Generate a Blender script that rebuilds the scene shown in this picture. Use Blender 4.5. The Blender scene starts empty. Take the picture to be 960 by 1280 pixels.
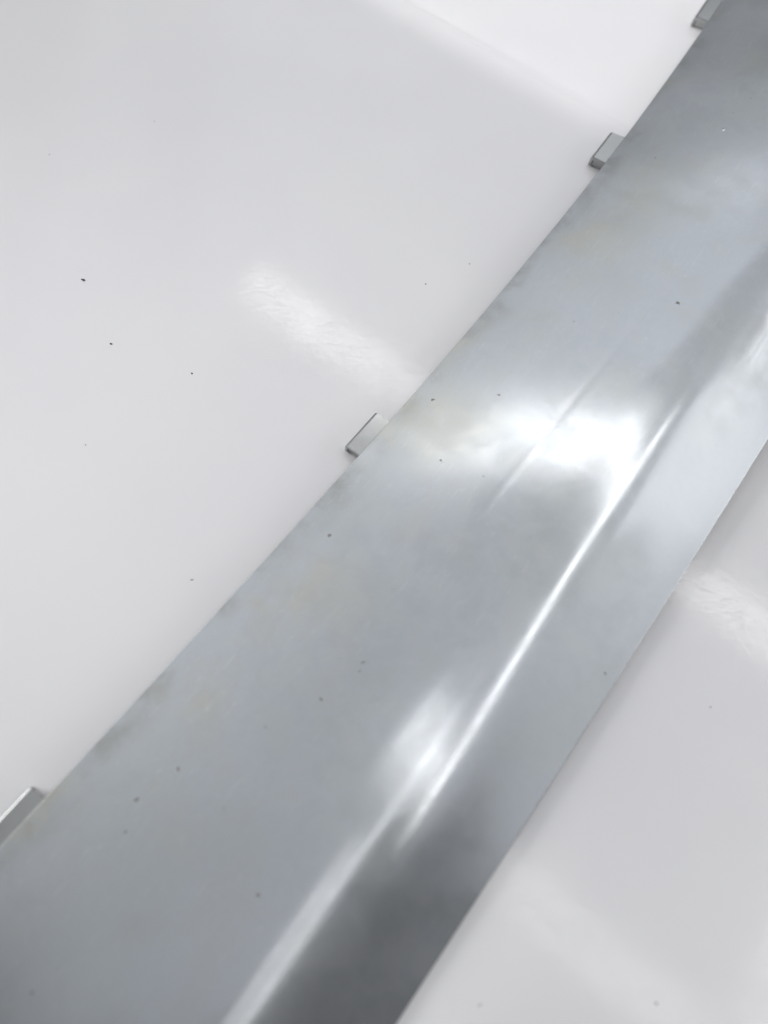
import bpy, bmesh, math, random
import numpy as np
random.seed(7)
scene = bpy.context.scene
col = scene.collection
R = math.radians

# ------------------------------------------------------------------ camera
cam_d = bpy.data.cameras.new('camera')
cam = bpy.data.objects.new('camera', cam_d); col.objects.link(cam)
cam.location = (0, 0, 0.200)
cam.rotation_euler = (R(22), 0, 0)
cam_d.sensor_fit = 'VERTICAL'; cam_d.sensor_height = 36.0
cam_d.lens = 36.0 * 967 / 1280
cam_d.clip_start = 0.005; cam_d.clip_end = 50
cam_d.dof.use_dof = True
cam_d.dof.focus_distance = 0.235
cam_d.dof.aperture_fstop = 6.0
scene.camera = cam

# ------------------------------------------------------------------ world: dim even room light
w = bpy.data.worlds.new('World'); scene.world = w; w.use_nodes = True
bg = w.node_tree.nodes['Background']
bg.inputs[0].default_value = (0.93, 0.96, 1.0, 1); bg.inputs[1].default_value = 0.065

# ------------------------------------------------------------------ lamps
def area(name, center, along_deg, length, width, radiance, color=(1, 1, 1), aim=None):
    d = bpy.data.lights.new(name, 'AREA'); d.shape = 'RECTANGLE'
    d.size = length; d.size_y = width
    d.energy = radiance * math.pi * length * width
    d.color = color
    o = bpy.data.objects.new(name, d); col.objects.link(o)
    o.location = center
    if aim is None:
        o.rotation_euler = (0, 0, R(along_deg))
    else:
        from mathutils import Vector
        q = (Vector(aim) - Vector(center)).to_track_quat('-Z', 'Y')
        o.rotation_euler = q.to_euler()
    return o
TUBE = -38.4
def along(p, d): return (p[0] + math.cos(R(TUBE)) * d, p[1] + math.sin(R(TUBE)) * d, p[2])
FAR_AIM = (0.7562, 0.7619, 0)
TUBE_W = (1, 0.99, 0.975)
area('tube_or_fill', along((-0.32, 1.20, 1.30), 0.80), TUBE, 1.60, 0.095, 4.9, TUBE_W)
area('tube_or_fill', along((-0.17, 0.22, 1.30), 0.47), TUBE, 0.94, 0.090, 2.3, TUBE_W)
area('tube_or_fill', along((-0.60, 2.705, 1.30), 0.75), TUBE, 1.50, 0.030, 2.5, TUBE_W)
# cross tubes, running the other way
area('tube_or_fill', (0.815, -0.040, 1.30), 56.2, 1.00, 0.12, 3.3, TUBE_W)
area('tube_or_fill', (0.130, -0.255, 1.28), 55.2, 0.52, 0.13, 0.75, TUBE_W)
area('tube_or_fill', (-0.12, -0.40, 1.26), 55.2, 0.50, 0.26, 0.9, TUBE_W)  # no tube: soft lamp added for the pale band beside the bend
GLOW = (0.905, 0.945, 1.0)
area('overhead_fill', (1.00, 1.60, 2.2), 0, 4.7, 4.1, 0.44, GLOW)  # broad unseen fill, sized so the metal's reflection grades to dark
area('overhead_fill', (2.10, -0.72, 2.2), 0, 2.0, 0.66, 0.52, GLOW)  # added overhead fill that brightens the flange
area('overhead_fill', (0.80, 2.85, 2.1), 0, 3.0, 2.5, 0.36, GLOW)  # added overhead fill that brightens the far plate
area('left_window', (-2.2, 1.3, 1.2), 0, 1.8, 1.5, 4.7, (0.985, 0.99, 1.0), aim=(0, 0.1, 0))
area('right_fill', (2.7, 0.1, 0.9), 0, 1.8, 0.9, 4.8, (0.985, 0.99, 1.0), aim=(0, 0.1, 0))  # low added fill, lifts the panel beside the flange edge
area('right_fill', (2.6, 0.15, 1.9), 0, 0.8, 0.7, 0.8, (0.985, 0.99, 1.0), aim=(0, 0.2, 0))  # added fill, mirrored pale near the flange's free edge
def spot(name, loc, aim, half_deg, watts, blend, radius, color):
    from mathutils import Vector
    d = bpy.data.lights.new(name, 'SPOT'); d.energy = watts; d.color = color
    d.spot_size = R(2 * half_deg); d.spot_blend = blend; d.shadow_soft_size = radius
    o = bpy.data.objects.new(name, d); col.objects.link(o); o.location = loc
    o.rotation_euler = (Vector(aim) - Vector(loc)).to_track_quat('-Z', 'Y').to_euler()
# two added spots at left: soft pool on the panel, hard-edged patch beyond
spot('left_pool_spot', (-2.6, 0.5, 1.7), (-0.190, 0.12, 0), 2.7, 105, 1.0, 0.05, (1.0, 0.995, 0.99))
spot('far_patch_spot', (-1.6, 0.6, 1.9), FAR_AIM, 15.0, 70, 0.004, 0.008, (1.0, 1.0, 0.995))

# ------------------------------------------------------------------ exposure
scene.view_settings.view_transform = 'Standard'
scene.view_settings.look = 'None'
scene.view_settings.exposure = 0.09
scene.view_settings.gamma = 1.0
scene.view_settings.use_curve_mapping = False

# ------------------------------------------------------------------ material helpers
class NT:
    def __init__(s, name):
        s.m = bpy.data.materials.new(name); s.m.use_nodes = True
        s.t = s.m.node_tree; s.t.nodes.clear()
        s.out = s.n('ShaderNodeOutputMaterial')
    def n(s, typ, **kw):
        nd = s.t.nodes.new(typ)
        for k, v in kw.items(): setattr(nd, k, v)
        return nd
    def l(s, a, b): s.t.links.new(a, b)
    def noise(s, vec, scale, detail=4, rough=0.55, dist=0.0):
        nd = s.n('ShaderNodeTexNoise'); nd.inputs['Scale'].default_value = scale
        nd.inputs['Detail'].default_value = detail; nd.inputs['Roughness'].default_value = rough
        nd.inputs['Distortion'].default_value = dist
        s.l(vec, nd.inputs['Vector']); return nd.outputs['Fac']
    def ramp(s, fac, a, b, lo=0.0, hi=1.0):
        nd = s.n('ShaderNodeMapRange', interpolation_type='SMOOTHSTEP')
        nd.inputs['From Min'].default_value = a; nd.inputs['From Max'].default_value = b
        nd.inputs['To Min'].default_value = lo; nd.inputs['To Max'].default_value = hi
        s.l(fac, nd.inputs['Value']); return nd.outputs['Result']
    def math(s, op, a, b=None):
        nd = s.n('ShaderNodeMath', operation=op)
        for i, v in enumerate((a, b)):
            if v is None: continue
            if isinstance(v, (int, float)): nd.inputs[i].default_value = v
            else: s.l(v, nd.inputs[i])
        return nd.outputs[0]
    def mapping(s, vec, scale=(1, 1, 1), rot=(0, 0, 0), loc=(0, 0, 0)):
        nd = s.n('ShaderNodeMapping'); nd.inputs['Scale'].default_value = scale
        nd.inputs['Rotation'].default_value = rot; nd.inputs['Location'].default_value = loc
        s.l(vec, nd.inputs['Vector']); return nd.outputs['Vector']
    def mix(s, fac, a, b):
        nd = s.n('ShaderNodeMix', data_type='RGBA')
        if isinstance(fac, float): nd.inputs[0].default_value = fac
        else: s.l(fac, nd.inputs[0])
        for i, v in ((6, a), (7, b)):
            if isinstance(v, tuple): nd.inputs[i].default_value = v + (1,)
            else: s.l(v, nd.inputs[i])
        return nd.outputs[2]
    def bump(s, h, strength, dist, prev=None):
        nd = s.n('ShaderNodeBump'); nd.inputs['Strength'].default_value = strength
        nd.inputs['Distance'].default_value = dist; s.l(h, nd.inputs['Height'])
        if prev is not None: s.l(prev, nd.inputs['Normal'])
        return nd.outputs['Normal']

def scratches(t, vec, sets):
    """thin random hairlines: stretched, thresholded noise in a few directions"""
    tot = None
    for ang, sc, st, th in sets:
        v = t.mapping(vec, scale=(sc, sc * st, 1), rot=(0, 0, ang))
        f = t.noise(v, 1.0, 1, 0.5, 0.25)
        a = t.math('ABSOLUTE', t.math('SUBTRACT', f, 0.5))
        k = t.ramp(a, 0.0, th, 1.0, 0.0)
        m = t.noise(t.mapping(vec, scale=(1, 1, 1), loc=(ang * 3, ang, 0)), 55, 2)
        k = t.math('MULTIPLY', k, t.ramp(m, 0.44, 0.62))
        tot = k if tot is None else t.math('MAXIMUM', tot, k)
    return tot

def panel_material():
    t = NT('white_glossy_panel')
    geo = t.n('ShaderNodeTexCoord').outputs['Object']
    big = t.noise(geo, 9, 3)
    c = t.mix(t.ramp(big, 0.35, 0.65), (0.79, 0.78, 0.795), (0.815, 0.805, 0.81))
    stain = t.noise(geo, 42, 3, 0.5)
    c = t.mix(t.math('MULTIPLY', t.ramp(stain, 0.70, 0.80), 0.18), c, (0.70, 0.68, 0.58))
    sc = scratches(t, geo, [(0.3, 130, 9, 0.016), (1.1, 140, 8, 0.014), (1.9, 120, 9, 0.016), (2.7, 130, 8, 0.014)])
    gr = t.noise(geo, 420, 2, 0.6)
    nrm = t.bump(gr, 0.04, 0.00045)
    nrm = t.bump(sc, 0.10, 0.00008, nrm)
    p = t.n('ShaderNodeBsdfPrincipled')
    t.l(c, p.inputs['Base Color']); t.l(nrm, p.inputs['Normal'])
    t.l(t.math('ADD', 0.085, t.math('MULTIPLY', sc, 0.15)), p.inputs['Roughness'])
    p.inputs['IOR'].default_value = 1.5
    t.l(p.outputs[0], t.out.inputs[0])
    return t.m

def metal_material(name, tint=(0.555, 0.575, 0.605), haze=0.45, grime=1.0):
    t = NT(name)
    uv = t.n('ShaderNodeUVMap').outputs['UV']           # metres along (u) and across (v) the strip
    sx = t.n('ShaderNodeSeparateXYZ'); t.l(uv, sx.inputs[0])
    cloud = t.noise(uv, 26, 3, 0.5)
    blot = t.noise(uv, 90, 4, 0.6, 0.3)
    fine = t.noise(uv, 500, 2, 0.6)
    c = t.mix(t.ramp(cloud, 0.35, 0.68), tint, (tint[0] * 0.96, tint[1] * 0.965, tint[2] * 0.945))
    worn = t.ramp(sx.outputs['Y'], 0.055, 0.075, 1.0, 0.15)   # the flange stayed cleaner than the plate
    c = t.mix(t.math('MULTIPLY', t.math('MULTIPLY', t.ramp(blot, 0.50, 0.78), worn), 0.34), c, (0.49, 0.49, 0.455))
    c = t.mix(t.math('MULTIPLY', t.ramp(fine, 0.62, 0.76), 0.12), c, (0.42, 0.42, 0.41))
    # old grime that gathered along the tabbed edge
    edge = t.math('SUBTRACT', sx.outputs['Y'], t.math('MULTIPLY', t.math('SUBTRACT', cloud, 0.5), 0.016))
    em = t.math('MULTIPLY', t.ramp(edge, 0.000, 0.009, 1.0, 0.0), t.ramp(blot, 0.40, 0.68))
    c = t.mix(t.math('MULTIPLY', em, 0.5 * grime), c, (0.30, 0.295, 0.265))
    # yellowish tarnish in loose patches on the plate
    tar = t.noise(t.mapping(uv, loc=(0.31, 0.17, 0)), 34, 5, 0.65)
    tm = t.math('MULTIPLY', t.math('MULTIPLY', t.ramp(tar, 0.50, 0.66), worn), t.ramp(sx.outputs['Y'], 0.0, 0.04, 1.0, 0.25))
    c = t.mix(t.math('MULTIPLY', tm, 0.62 * grime), c, (0.56, 0.545, 0.475))
    # one old yellowish stain beside the middle tab
    dist = t.n('ShaderNodeVectorMath', operation='DISTANCE'); t.l(uv, dist.inputs[0]); dist.inputs[1].default_value = (0.094, 0.014, 0)
    sd = t.math('ADD', dist.outputs['Value'], t.math('MULTIPLY', t.math('SUBTRACT', blot, 0.5), 0.020))
    c = t.mix(t.math('MULTIPLY', t.ramp(sd, 0.004, 0.022, 1.0, 0.0), 0.42 * grime), c, (0.60, 0.585, 0.50))
    hair = scratches(t, uv, [(0.1, 40, 14, 0.008), (0.9, 90, 9, 0.009), (2.2, 90, 9, 0.009)])
    c = t.mix(t.math('MULTIPLY', t.math('MULTIPLY', hair, worn), 0.40), c, (0.70, 0.71, 0.72))
    grain = t.noise(t.mapping(uv, scale=(40, 900, 1)), 1.0, 2, 0.6)
    n1 = t.bump(cloud, 0.03, 0.0010)
    n1 = t.bump(grain, 0.04, 0.0002, n1)
    n1 = t.bump(fine, 0.03, 0.0002, n1)
    sharp = t.n('ShaderNodeBsdfPrincipled'); hz = t.n('ShaderNodeBsdfPrincipled')
    for b in (sharp, hz):
        b.inputs['Metallic'].default_value = 1.0
        t.l(c, b.inputs['Base Color']); t.l(n1, b.inputs['Normal'])
    # dull film of handling and stains, heaviest towards the tabbed edge
    film = t.ramp(edge, 0.010, 0.045, 1.0, 0.0)
    t.l(t.math('ADD', t.ramp(blot, 0.32, 0.68, 0.135, 0.185), t.math('MULTIPLY', film, 0.065)), sharp.inputs['Roughness'])
    hz.inputs['Roughness'].default_value = 0.46
    mx = t.n('ShaderNodeMixShader')
    t.l(t.math('ADD', t.ramp(blot, 0.3, 0.7, haze - 0.03, haze + 0.03), t.math('MULTIPLY', film, 0.20 * grime)), mx.inputs[0])
    t.l(sharp.outputs[0], mx.inputs[1]); t.l(hz.outputs[0], mx.inputs[2])
    t.l(mx.outputs[0], t.out.inputs[0])
    return t.m

def plain_material(name, color, rough=0.7, metallic=0.0):
    t = NT(name)
    geo = t.n('ShaderNodeTexCoord').outputs['Object']
    f = t.noise(geo, 2500, 2)
    c = t.mix(t.ramp(f, 0.35, 0.65), tuple(x * 0.8 for x in color), tuple(min(1, x * 1.2) for x in color))
    p = t.n('ShaderNodeBsdfPrincipled'); t.l(c, p.inputs['Base Color'])
    p.inputs['Roughness'].default_value = rough; p.inputs['Metallic'].default_value = metallic
    t.l(p.outputs[0], t.out.inputs[0]); return t.m

M_panel = panel_material()
M_metal = metal_material('brushed_grey_metal')
M_tab = metal_material('tab_metal', (0.47, 0.475, 0.475), 0.45, 0.0)
M_dirt = plain_material('dark_dirt', (0.06, 0.055, 0.05))
M_rust = plain_material('brown_pit', (0.20, 0.185, 0.165))
M_nick = plain_material('bright_bare_metal', (0.85, 0.85, 0.86), 0.3, 1.0)

def link(name, me, mat, parent=None):
    o = bpy.data.objects.new(name, me); col.objects.link(o)
    if mat: me.materials.append(mat)
    o.parent = parent
    return o

# ------------------------------------------------------------------ the white panel everything lies on
def build_panel():
    n = 60; half = 0.9
    v = []; fc = []
    for j in range(n + 1):
        for i in range(n + 1):
            x = -half + 2 * half * i / n; y = 0.1 - half + 2 * half * j / n
            v.append((x, y, 0.0))
    for j in range(n):
        for i in range(n):
            a = j * (n + 1) + i
            fc.append((a, a + 1, a + n + 2, a + n + 1))
    me = bpy.data.meshes.new('white_panel'); me.from_pydata(v, [], fc)
    o = link('white_panel', me, M_panel)
    o['kind'] = 'structure'
    o['label'] = 'smooth glossy white panel under the metal strip'
    return o
panel = build_panel()
def build_ridge(p0, p1, height=0.00010, sig=0.0008):
    """low straight ridge pressed into the panel"""
    a = np.array(p0); b = np.array(p1); d = (b - a) / np.linalg.norm(b - a); n = np.array([-d[1], d[0]])
    ts = np.linspace(-3.2, 3.2, 25); v, fc = [], []
    for k in range(41):
        c = a + (b - a) * k / 40
        for u in ts:
            w = c + n * u * sig
            v.append((w[0], w[1], height * math.exp(-u * u / 2) - 0.000002))
    m = len(ts)
    for k in range(40):
        for i in range(m - 1):
            fc.append((k * m + i, (k + 1) * m + i, (k + 1) * m + i + 1, k * m + i + 1))
    me = bpy.data.meshes.new('ridge'); me.from_pydata(v, [], fc)
    bm = bmesh.new(); bm.from_mesh(me)
    for f in bm.faces:
        f.smooth = True
        if f.normal.z < 0: f.normal_flip()
    bm.to_mesh(me); bm.free()
    return link('ridge', me, M_panel, panel)
build_ridge((-0.280, 0.5249), (0.110, 0.2061))

# ------------------------------------------------------------------ the metal strip
# strip frame: q runs along the strip (away from the viewer), p runs across it (towards the flange)
EQ = np.array([0.6, 0.8]); EP = np.array([0.8, -0.6])
PL = [(-0.1155, -0.0382), (-0.0794, 0.0072), (-0.0472, 0.0463), (-0.0089, 0.0921), (0.0291, 0.1430), (0.0624, 0.1883), (0.0828, 0.2180), (0.1263, 0.2840), (0.1621, 0.3454)]
PB = [(-0.0650, -0.0934), (-0.0405, -0.0603), (-0.0142, -0.0232), (0.0143, 0.0175), (0.0391, 0.0528), (0.0670, 0.0926), (0.0876, 0.1202), (0.1149, 0.1561), (0.1396, 0.1923)]
PR = [(-0.0430, -0.0981), (-0.0166, -0.0654), (0.0173, -0.0227), (0.0503, 0.0221), (0.0788, 0.0615), (0.1070, 0.1004), (0.1249, 0.1250), (0.1547, 0.1652), (0.1813, 0.2019)]
def fit(pts, deg):
    a = np.array(pts); q = a @ EQ; p = a @ EP
    return np.polyfit(q, p, deg)
FL, FB, FR = fit(PL, 4), fit(PB, 2), fit(PR, 2)
ZL = 0.0048
def sstep(x, a, b):
    t = np.clip((x - a) / (b - a), 0, 1); return t * t * (3 - 2 * t)
ZQ = [-0.13, -0.06, -0.02, 0.02, 0.075, 0.13, 0.20, 0.30, 0.40]
ZB = [0.0098, 0.0098, 0.0100, 0.0112, 0.0140, 0.0170, 0.0197, 0.0215, 0.0222]
_qs = np.linspace(-0.25, 0.55, 801); _zs = np.interp(_qs, ZQ, ZB)
_k = np.exp(-0.5 * (np.arange(-60, 61) / 20.0) ** 2); _k /= _k.sum()
_zs = np.convolve(np.pad(_zs, 60, mode='edge'), _k, 'valid')
def z_bend(q): return np.interp(q, _qs, _zs)

NQ, NP = 240, 200
Q = np.linspace(-0.125, 0.40, NQ)
def crease(q, p):                       # faint straight dent running along the plate
    pc = CREASE[1] + (q - CREASE[0]) * CREASE[2]
    return 0.00007 * np.exp(-((p - pc) / 0.0012) ** 2) * sstep(q, 0.02, 0.06) * (1 - sstep(q, 0.14, 0.17))
CREASE = (0.0916, -0.0245, 0.041)
def wave(q, p):
    return (0.00008 * np.sin(q * 62 + p * 35 + 0.6) + 0.00004 * np.sin(q * 131 - p * 60 + 2.0)
            + 0.00003 * np.sin(p * 190 + q * 40) - crease(q, p))
def section(q):
    """slope across the strip: rising plate, rounded bend, falling flange that flattens to its free edge"""
    l, b, r = np.polyval(FL, q), np.polyval(FB, q), np.polyval(FR, q)
    p = np.concatenate([np.linspace(l, b, 141)[:-1], np.linspace(b, r, NP - 140)])
    pf = np.linspace(l, r, 600)
    plate = (z_bend(q) - ZL) / (b - l)
    top = -np.tan(R(TOP_NEAR + (TOP_FAR - TOP_NEAR) * sstep(q, 0.02, 0.10))); end = -np.tan(R(EDGE_NEAR + (EDGE_FAR - EDGE_NEAR) * sstep(q, 0.0, 0.10)))
    b0, b1 = b - 0.0100, b + 0.0085
    sl = np.interp(pf, [l, b0, b1, b1 + 0.004, r], [plate, plate, top, top, end])
    sl += plate * 0.10 * np.cos(np.clip((pf - l) / (b - l), 0, 1) * math.pi)
    dp = pf[1] - pf[0]; sig = 0.0022 / dp; k = int(3 * sig)
    ker = np.exp(-0.5 * (np.arange(-k, k + 1) / sig) ** 2); ker /= ker.sum()
    sl = np.convolve(np.pad(sl, k, mode='edge'), ker, 'valid')
    z = ZL + np.concatenate([[0], np.cumsum((sl[1:] + sl[:-1]) / 2 * dp)])
    return p, np.interp(p, pf, z) + wave(q, p)
TOP_NEAR, TOP_FAR, EDGE_NEAR, EDGE_FAR = 18.5, 23.5, 14.5, 15.5
sec = [section(q) for q in Q]
PP = np.array([s[0] for s in sec]); ZZ = np.array([s[1] for s in sec])
XY = Q[:, None, None] * EQ + PP[:, :, None] * EP
TOP = np.dstack([XY, ZZ])
du = np.gradient(TOP, axis=0); dv = np.gradient(TOP, axis=1)
NRM = np.cross(dv, du); NRM /= np.linalg.norm(NRM, axis=2, keepdims=True)
if NRM[0, 0, 2] < 0: NRM = -NRM
TH = 0.0008
def surf(q, p):
    i = int(np.clip(round((q - Q[0]) / (Q[1] - Q[0])), 0, NQ - 1))
    j = int(np.argmin(abs(PP[i] - p)))
    return TOP[i, j], NRM[i, j]

strip = bpy.data.objects.new('metal_strip', None); col.objects.link(strip)
strip.location = (0, 0, 0)
strip['label'] = 'long curved grey metal strip with tabs along one edge, lying on white panel'
strip['category'] = 'metal strip'

def sheet(name, j0, j1, rim_left, rim_right):
    """one part of the bent sheet: top, underside and its free rim"""
    v, nn, uv, fc = [], [], [], []
    def grid(P, N, U):
        base = len(v); a, b = P.shape[:2]
        v.extend(map(tuple, P.reshape(-1, 3))); nn.extend(map(tuple, N.reshape(-1, 3))); uv.extend(map(tuple, U.reshape(-1, 2)))
        return [(base + i*b + j, base + i*b + j + 1, base + (i+1)*b + j + 1, base + (i+1)*b + j) for i in range(a-1) for j in range(b-1)]
    P = TOP[:, j0:j1 + 1]; N = NRM[:, j0:j1 + 1]
    U = np.dstack([np.repeat(Q[:, None], P.shape[1], 1), PP[:, j0:j1 + 1] - PP[:, :1]])
    fc += [f for f in grid(P, N, U)]
    fc += [f[::-1] for f in grid(P - N * TH, -N, U)]
    for flag, jj, sgn in ((rim_left, 0, -1), (rim_right, -1, 1)):
        if not flag: continue
        e = P[:, jj]; n = N[:, jj]; o = np.array([EP[0], EP[1], 0]) * sgn
        o = o - n * (n @ o)[:, None]; o /= np.linalg.norm(o, axis=1, keepdims=True)
        rows, rn = [], []
        for a in np.linspace(0, math.pi, 7):
            d = n * math.cos(a) * (0.2 if sgn < 0 else 1.0) + o * math.sin(a) + (n * math.cos(a) * 1e-3)
            d = d / np.linalg.norm(d, axis=1, keepdims=True)
            rows.append(e - n * TH / 2 + n * math.cos(a) * TH / 2 + o * math.sin(a) * TH * 0.28); rn.append(d)
        fc += grid(np.stack(rows, 1), np.stack(rn, 1), np.repeat(U[:, jj][:, None], 7, 1))
    me = bpy.data.meshes.new(name); me.from_pydata(v, [], fc)
    l = me.uv_layers.new(name='UVMap')
    idx = np.zeros(len(me.loops), dtype=np.int32); me.loops.foreach_get('vertex_index', idx)
    l.data.foreach_set('uv', np.array(uv)[idx].astype(np.float32).ravel())
    bm = bmesh.new(); bm.from_mesh(me)
    for f in bm.faces:
        f.smooth = True
        c = nn[f.verts[0].index]
        if f.normal.dot(c) < 0: f.normal_flip()
    bm.to_mesh(me); bm.free()
    me.normals_split_custom_set_from_vertices(nn)
    return link(name, me, M_metal, strip)
main_plate = sheet('main_plate', 0, 140, True, False)
main_plate['label'] = 'broad flat stained main face of the strip'
flange = sheet('bent_flange', 140, NP - 1, False, True)
flange['label'] = 'smooth bent flange along the far side of the strip'

# folded tabs under the tabbed edge
def tab_mesh(length=0.0150, reach=0.0056, lift=0.0040, tk=0.0009):
    """profile in (outward, height): flat leg, bend, short leg down; extruded along the edge"""
    r = 0.0011; prof = []
    outer = [(-0.009, lift), (reach - r, lift)]
    for k in range(1, 7):
        a = math.pi / 2 * k / 6 * 0.92
        outer.append((reach - r + r * math.sin(a), lift - r + r * math.cos(a)))
    outer.append((reach + 0.0003, 0.0003))
    inner = [(reach + 0.0003 - tk, 0.0003), (reach - tk, lift - tk - 0.0004), (reach - tk - 0.0004, lift - tk), (-0.009, lift - tk)]
    prof = outer + inner
    n = len(prof); bm = bmesh.new()
    rings = []
    for y, sh in ((-length / 2, 0.0), (length / 2, 0.0)):
        rings.append([bm.verts.new((y + (-0.0012 if (y > 0 and o > reach * .6) else 0) , o, h)) for o, h in prof])
    for k in range(n):
        bm.faces.new((rings[0][k], rings[0][(k + 1) % n], rings[1][(k + 1) % n], rings[1][k]))
    bm.faces.new(rings[0][::-1]); bm.faces.new(rings[1])
    bmesh.ops.recalc_face_normals(bm, faces=bm.faces)
    ends = [e for e in bm.edges if len({round(vv.co.x * 200) for vv in e.verts}) == 1]
    bmesh.ops.bevel(bm, geom=ends, offset=0.00016, segments=2, affect='EDGES')
    uvl = bm.loops.layers.uv.new('UVMap')
    for f in bm.faces:
        f.smooth = True
        for l in f.loops: l[uvl].uv = (l.vert.co.x, l.vert.co.y + 0.03)
    me = bpy.data.meshes.new('tab'); bm.to_mesh(me); bm.free()
    me.set_sharp_from_angle(angle=R(40))
    me.materials.append(M_tab)
    return me
def web_mesh(length=0.0146, reach=0.0056, lift=0.0040):
    """end wall that closes the viewer's end of the folded tab"""
    bm = bmesh.new()
    pts = [(-0.006, 0.0003), (reach - 0.0010, 0.0003), (reach - 0.0010, lift - 0.0010), (-0.006, lift - 0.0010)]
    for x in (-length / 2 + 0.0005, -length / 2 + 0.0013):
        pass
    a = [bm.verts.new((-length / 2 + 0.0003, o, h)) for o, h in pts]
    b = [bm.verts.new((-length / 2 + 0.0012, o, h)) for o, h in pts]
    for k in range(4): bm.faces.new((a[k], a[(k + 1) % 4], b[(k + 1) % 4], b[k]))
    bm.faces.new(a[::-1]); bm.faces.new(b)
    bmesh.ops.recalc_face_normals(bm, faces=bm.faces)
    bm.loops.layers.uv.new('UVMap')
    me = bpy.data.meshes.new('end_wall'); bm.to_mesh(me); bm.free(); me.materials.append(M_tab)
    return me
TAB, WEB = tab_mesh(), web_mesh()
for q, lab in ((-0.0508, None), (0.0804, None), (0.2158, None), (0.2978, None)):
    p = float(np.polyval(FL, q)); dp = float(np.polyval(np.polyder(FL), q))
    xy = q * EQ + p * EP
    tq = EQ + dp * EP; ang = math.atan2(tq[1], tq[0])
    o = link('tab', TAB, None, strip); o.location = (xy[0], xy[1], 0); o.rotation_euler = (0, 0, ang)
    e = link('end_wall', WEB, None, o)

# ------------------------------------------------------------------ pits and a nick in the metal
def blob(name, size, flat, seed, stretch=1.0):
    rnd = random.Random(seed)
    bm = bmesh.new(); bmesh.ops.create_icosphere(bm, subdivisions=2, radius=size)
    ph = [rnd.uniform(0, 6) for _ in range(3)]
    for v in bm.verts:
        a = math.atan2(v.co.y, v.co.x)
        k = 1 + 0.22 * math.sin(2 * a + ph[0]) + 0.16 * math.sin(3 * a + ph[1]) + rnd.uniform(-.08, .08)
        v.co.x *= k * stretch; v.co.y *= k; v.co.z *= flat
    for f in bm.faces: f.smooth = True
    me = bpy.data.meshes.new(name); bm.to_mesh(me); bm.free(); return me
from mathutils import Vector
def on_metal(name, x, y, size, mat, flat=0.12, seed=0, stretch=1.0, rot=0.0):
    q = x * EQ[0] + y * EQ[1]; p = x * EP[0] + y * EP[1]
    pos, n = surf(q, p)
    o = link(name, blob(name, size, flat, seed, stretch), mat, strip)
    o.location = pos; qn = Vector(n).to_track_quat('Z', 'Y')
    o.rotation_mode = 'QUATERNION'
    from mathutils import Quaternion
    o.rotation_quaternion = qn @ Quaternion((0, 0, 1), rot)
    return o
PITS = [(0.0847, 0.1395, 0.000585), (0.0326, 0.113, 0.000409), (0.0897, 0.2034, 0.000351), (-0.0154, 0.0281, 0.000409), (-0.0049, 0.0371, 0.000409), (-0.0062, 0.0352, 0.000293), (-0.0146, 0.0719, 0.000526), (-0.0586, 0.0047, 0.000526), (-0.0484, 0.0131, 0.000468), (-0.0284, -0.015, 0.000468), (-0.0764, -0.0342, 0.000468), (0.0562, 0.0363, 0.000351), (0.0135, 0.1127, 0.000526), (0.0163, 0.0937, 0.000351), (-0.0601, -0.0016, 0.000351), (0.122, 0.2244, 0.000351), (0.1158, 0.2193, 0.000293), (0.0563, 0.1376, 0.000293), (0.0276, 0.088, 0.000293), (0.0813, 0.1071, 0.000234), (-0.0285, 0.0221, 0.000293), (-0.0372, 0.0035, 0.000234)]
for k, (x, y, s) in enumerate(PITS):
    on_metal('pit', x, y, s * 0.8, M_rust, 0.08, k, 1.2, k * 1.3)
on_metal('nick', 0.1113, 0.2109, 0.00036, M_nick, 0.35, 77, 3.2, 0.05)
on_metal('nick', 0.1106, 0.2103, 0.00026, M_rust, 0.25, 78, 2.6, 0.05)

# ------------------------------------------------------------------ specks of dirt on the panel
SPECKS = [
    (-0.0954, 0.1602, 0.000528, 1.5, -0.2, 'black dirt speck, the darkest one, on the panel far left of the middle tab'),
    (-0.0834, 0.1362, 0.000412, 1.1, 0.0, 'small round black dirt speck just below the darkest speck on the panel'),
    (-0.0577, 0.1257, 0.000330, 1.3, 0.0, 'grey dirt speck on the panel left of the pale streak and middle tab'),
    (0.0132, 0.1586, 0.000264, 1.1, 0.0, 'dark dirt speck on the panel between the pale streak and upper tab'),
    (0.0274, 0.1665, 0.000231, 1.1, 0.0, 'tiny dark speck just beside the strip edge, above the middle tab'),
    (-0.1147, 0.2130, 0.000198, 1.1, 0.0, 'faint speck high on the panel near its left side'),
    (-0.0804, 0.2283, 0.000198, 1.1, 0.0, 'faint speck near the top of the panel, left part'),
    (-0.0862, 0.1017, 0.000198, 1.1, 0.0, 'tiny speck on the panel at far left, level with the middle tab'),
    (-0.0517, 0.0611, 0.000173, 3.5, 0.2, 'thin curved hair on the panel left of the strip, below the middle tab'),
    (0.0826, 0.0275, 0.000231, 1.1, 0.0, 'tiny lone speck on the panel right of the strip flange'),
    (0.0604, -0.0368, 0.000330, 1.4, 0.0, 'dark crumb at the lower end of the pale streak right of the strip'),
    (0.0213, -0.0371, 0.000176, 4.0, 0.5, 'short grey fibre on the panel near the bottom, beside the strip'),
]
for k, (x, y, s, st, rot, lab) in enumerate(SPECKS):
    s *= 0.6 if y < 0 else 0.8
    o = link('dirt_speck', blob('dirt_speck', s, 0.4, 40 + k, st), M_dirt)
    o.location = (x, y, s * 0.3); o.rotation_euler = (0, 0, rot)
    o['label'] = lab; o['category'] = 'dirt'; o['group'] = 'dirt specks on the white panel'
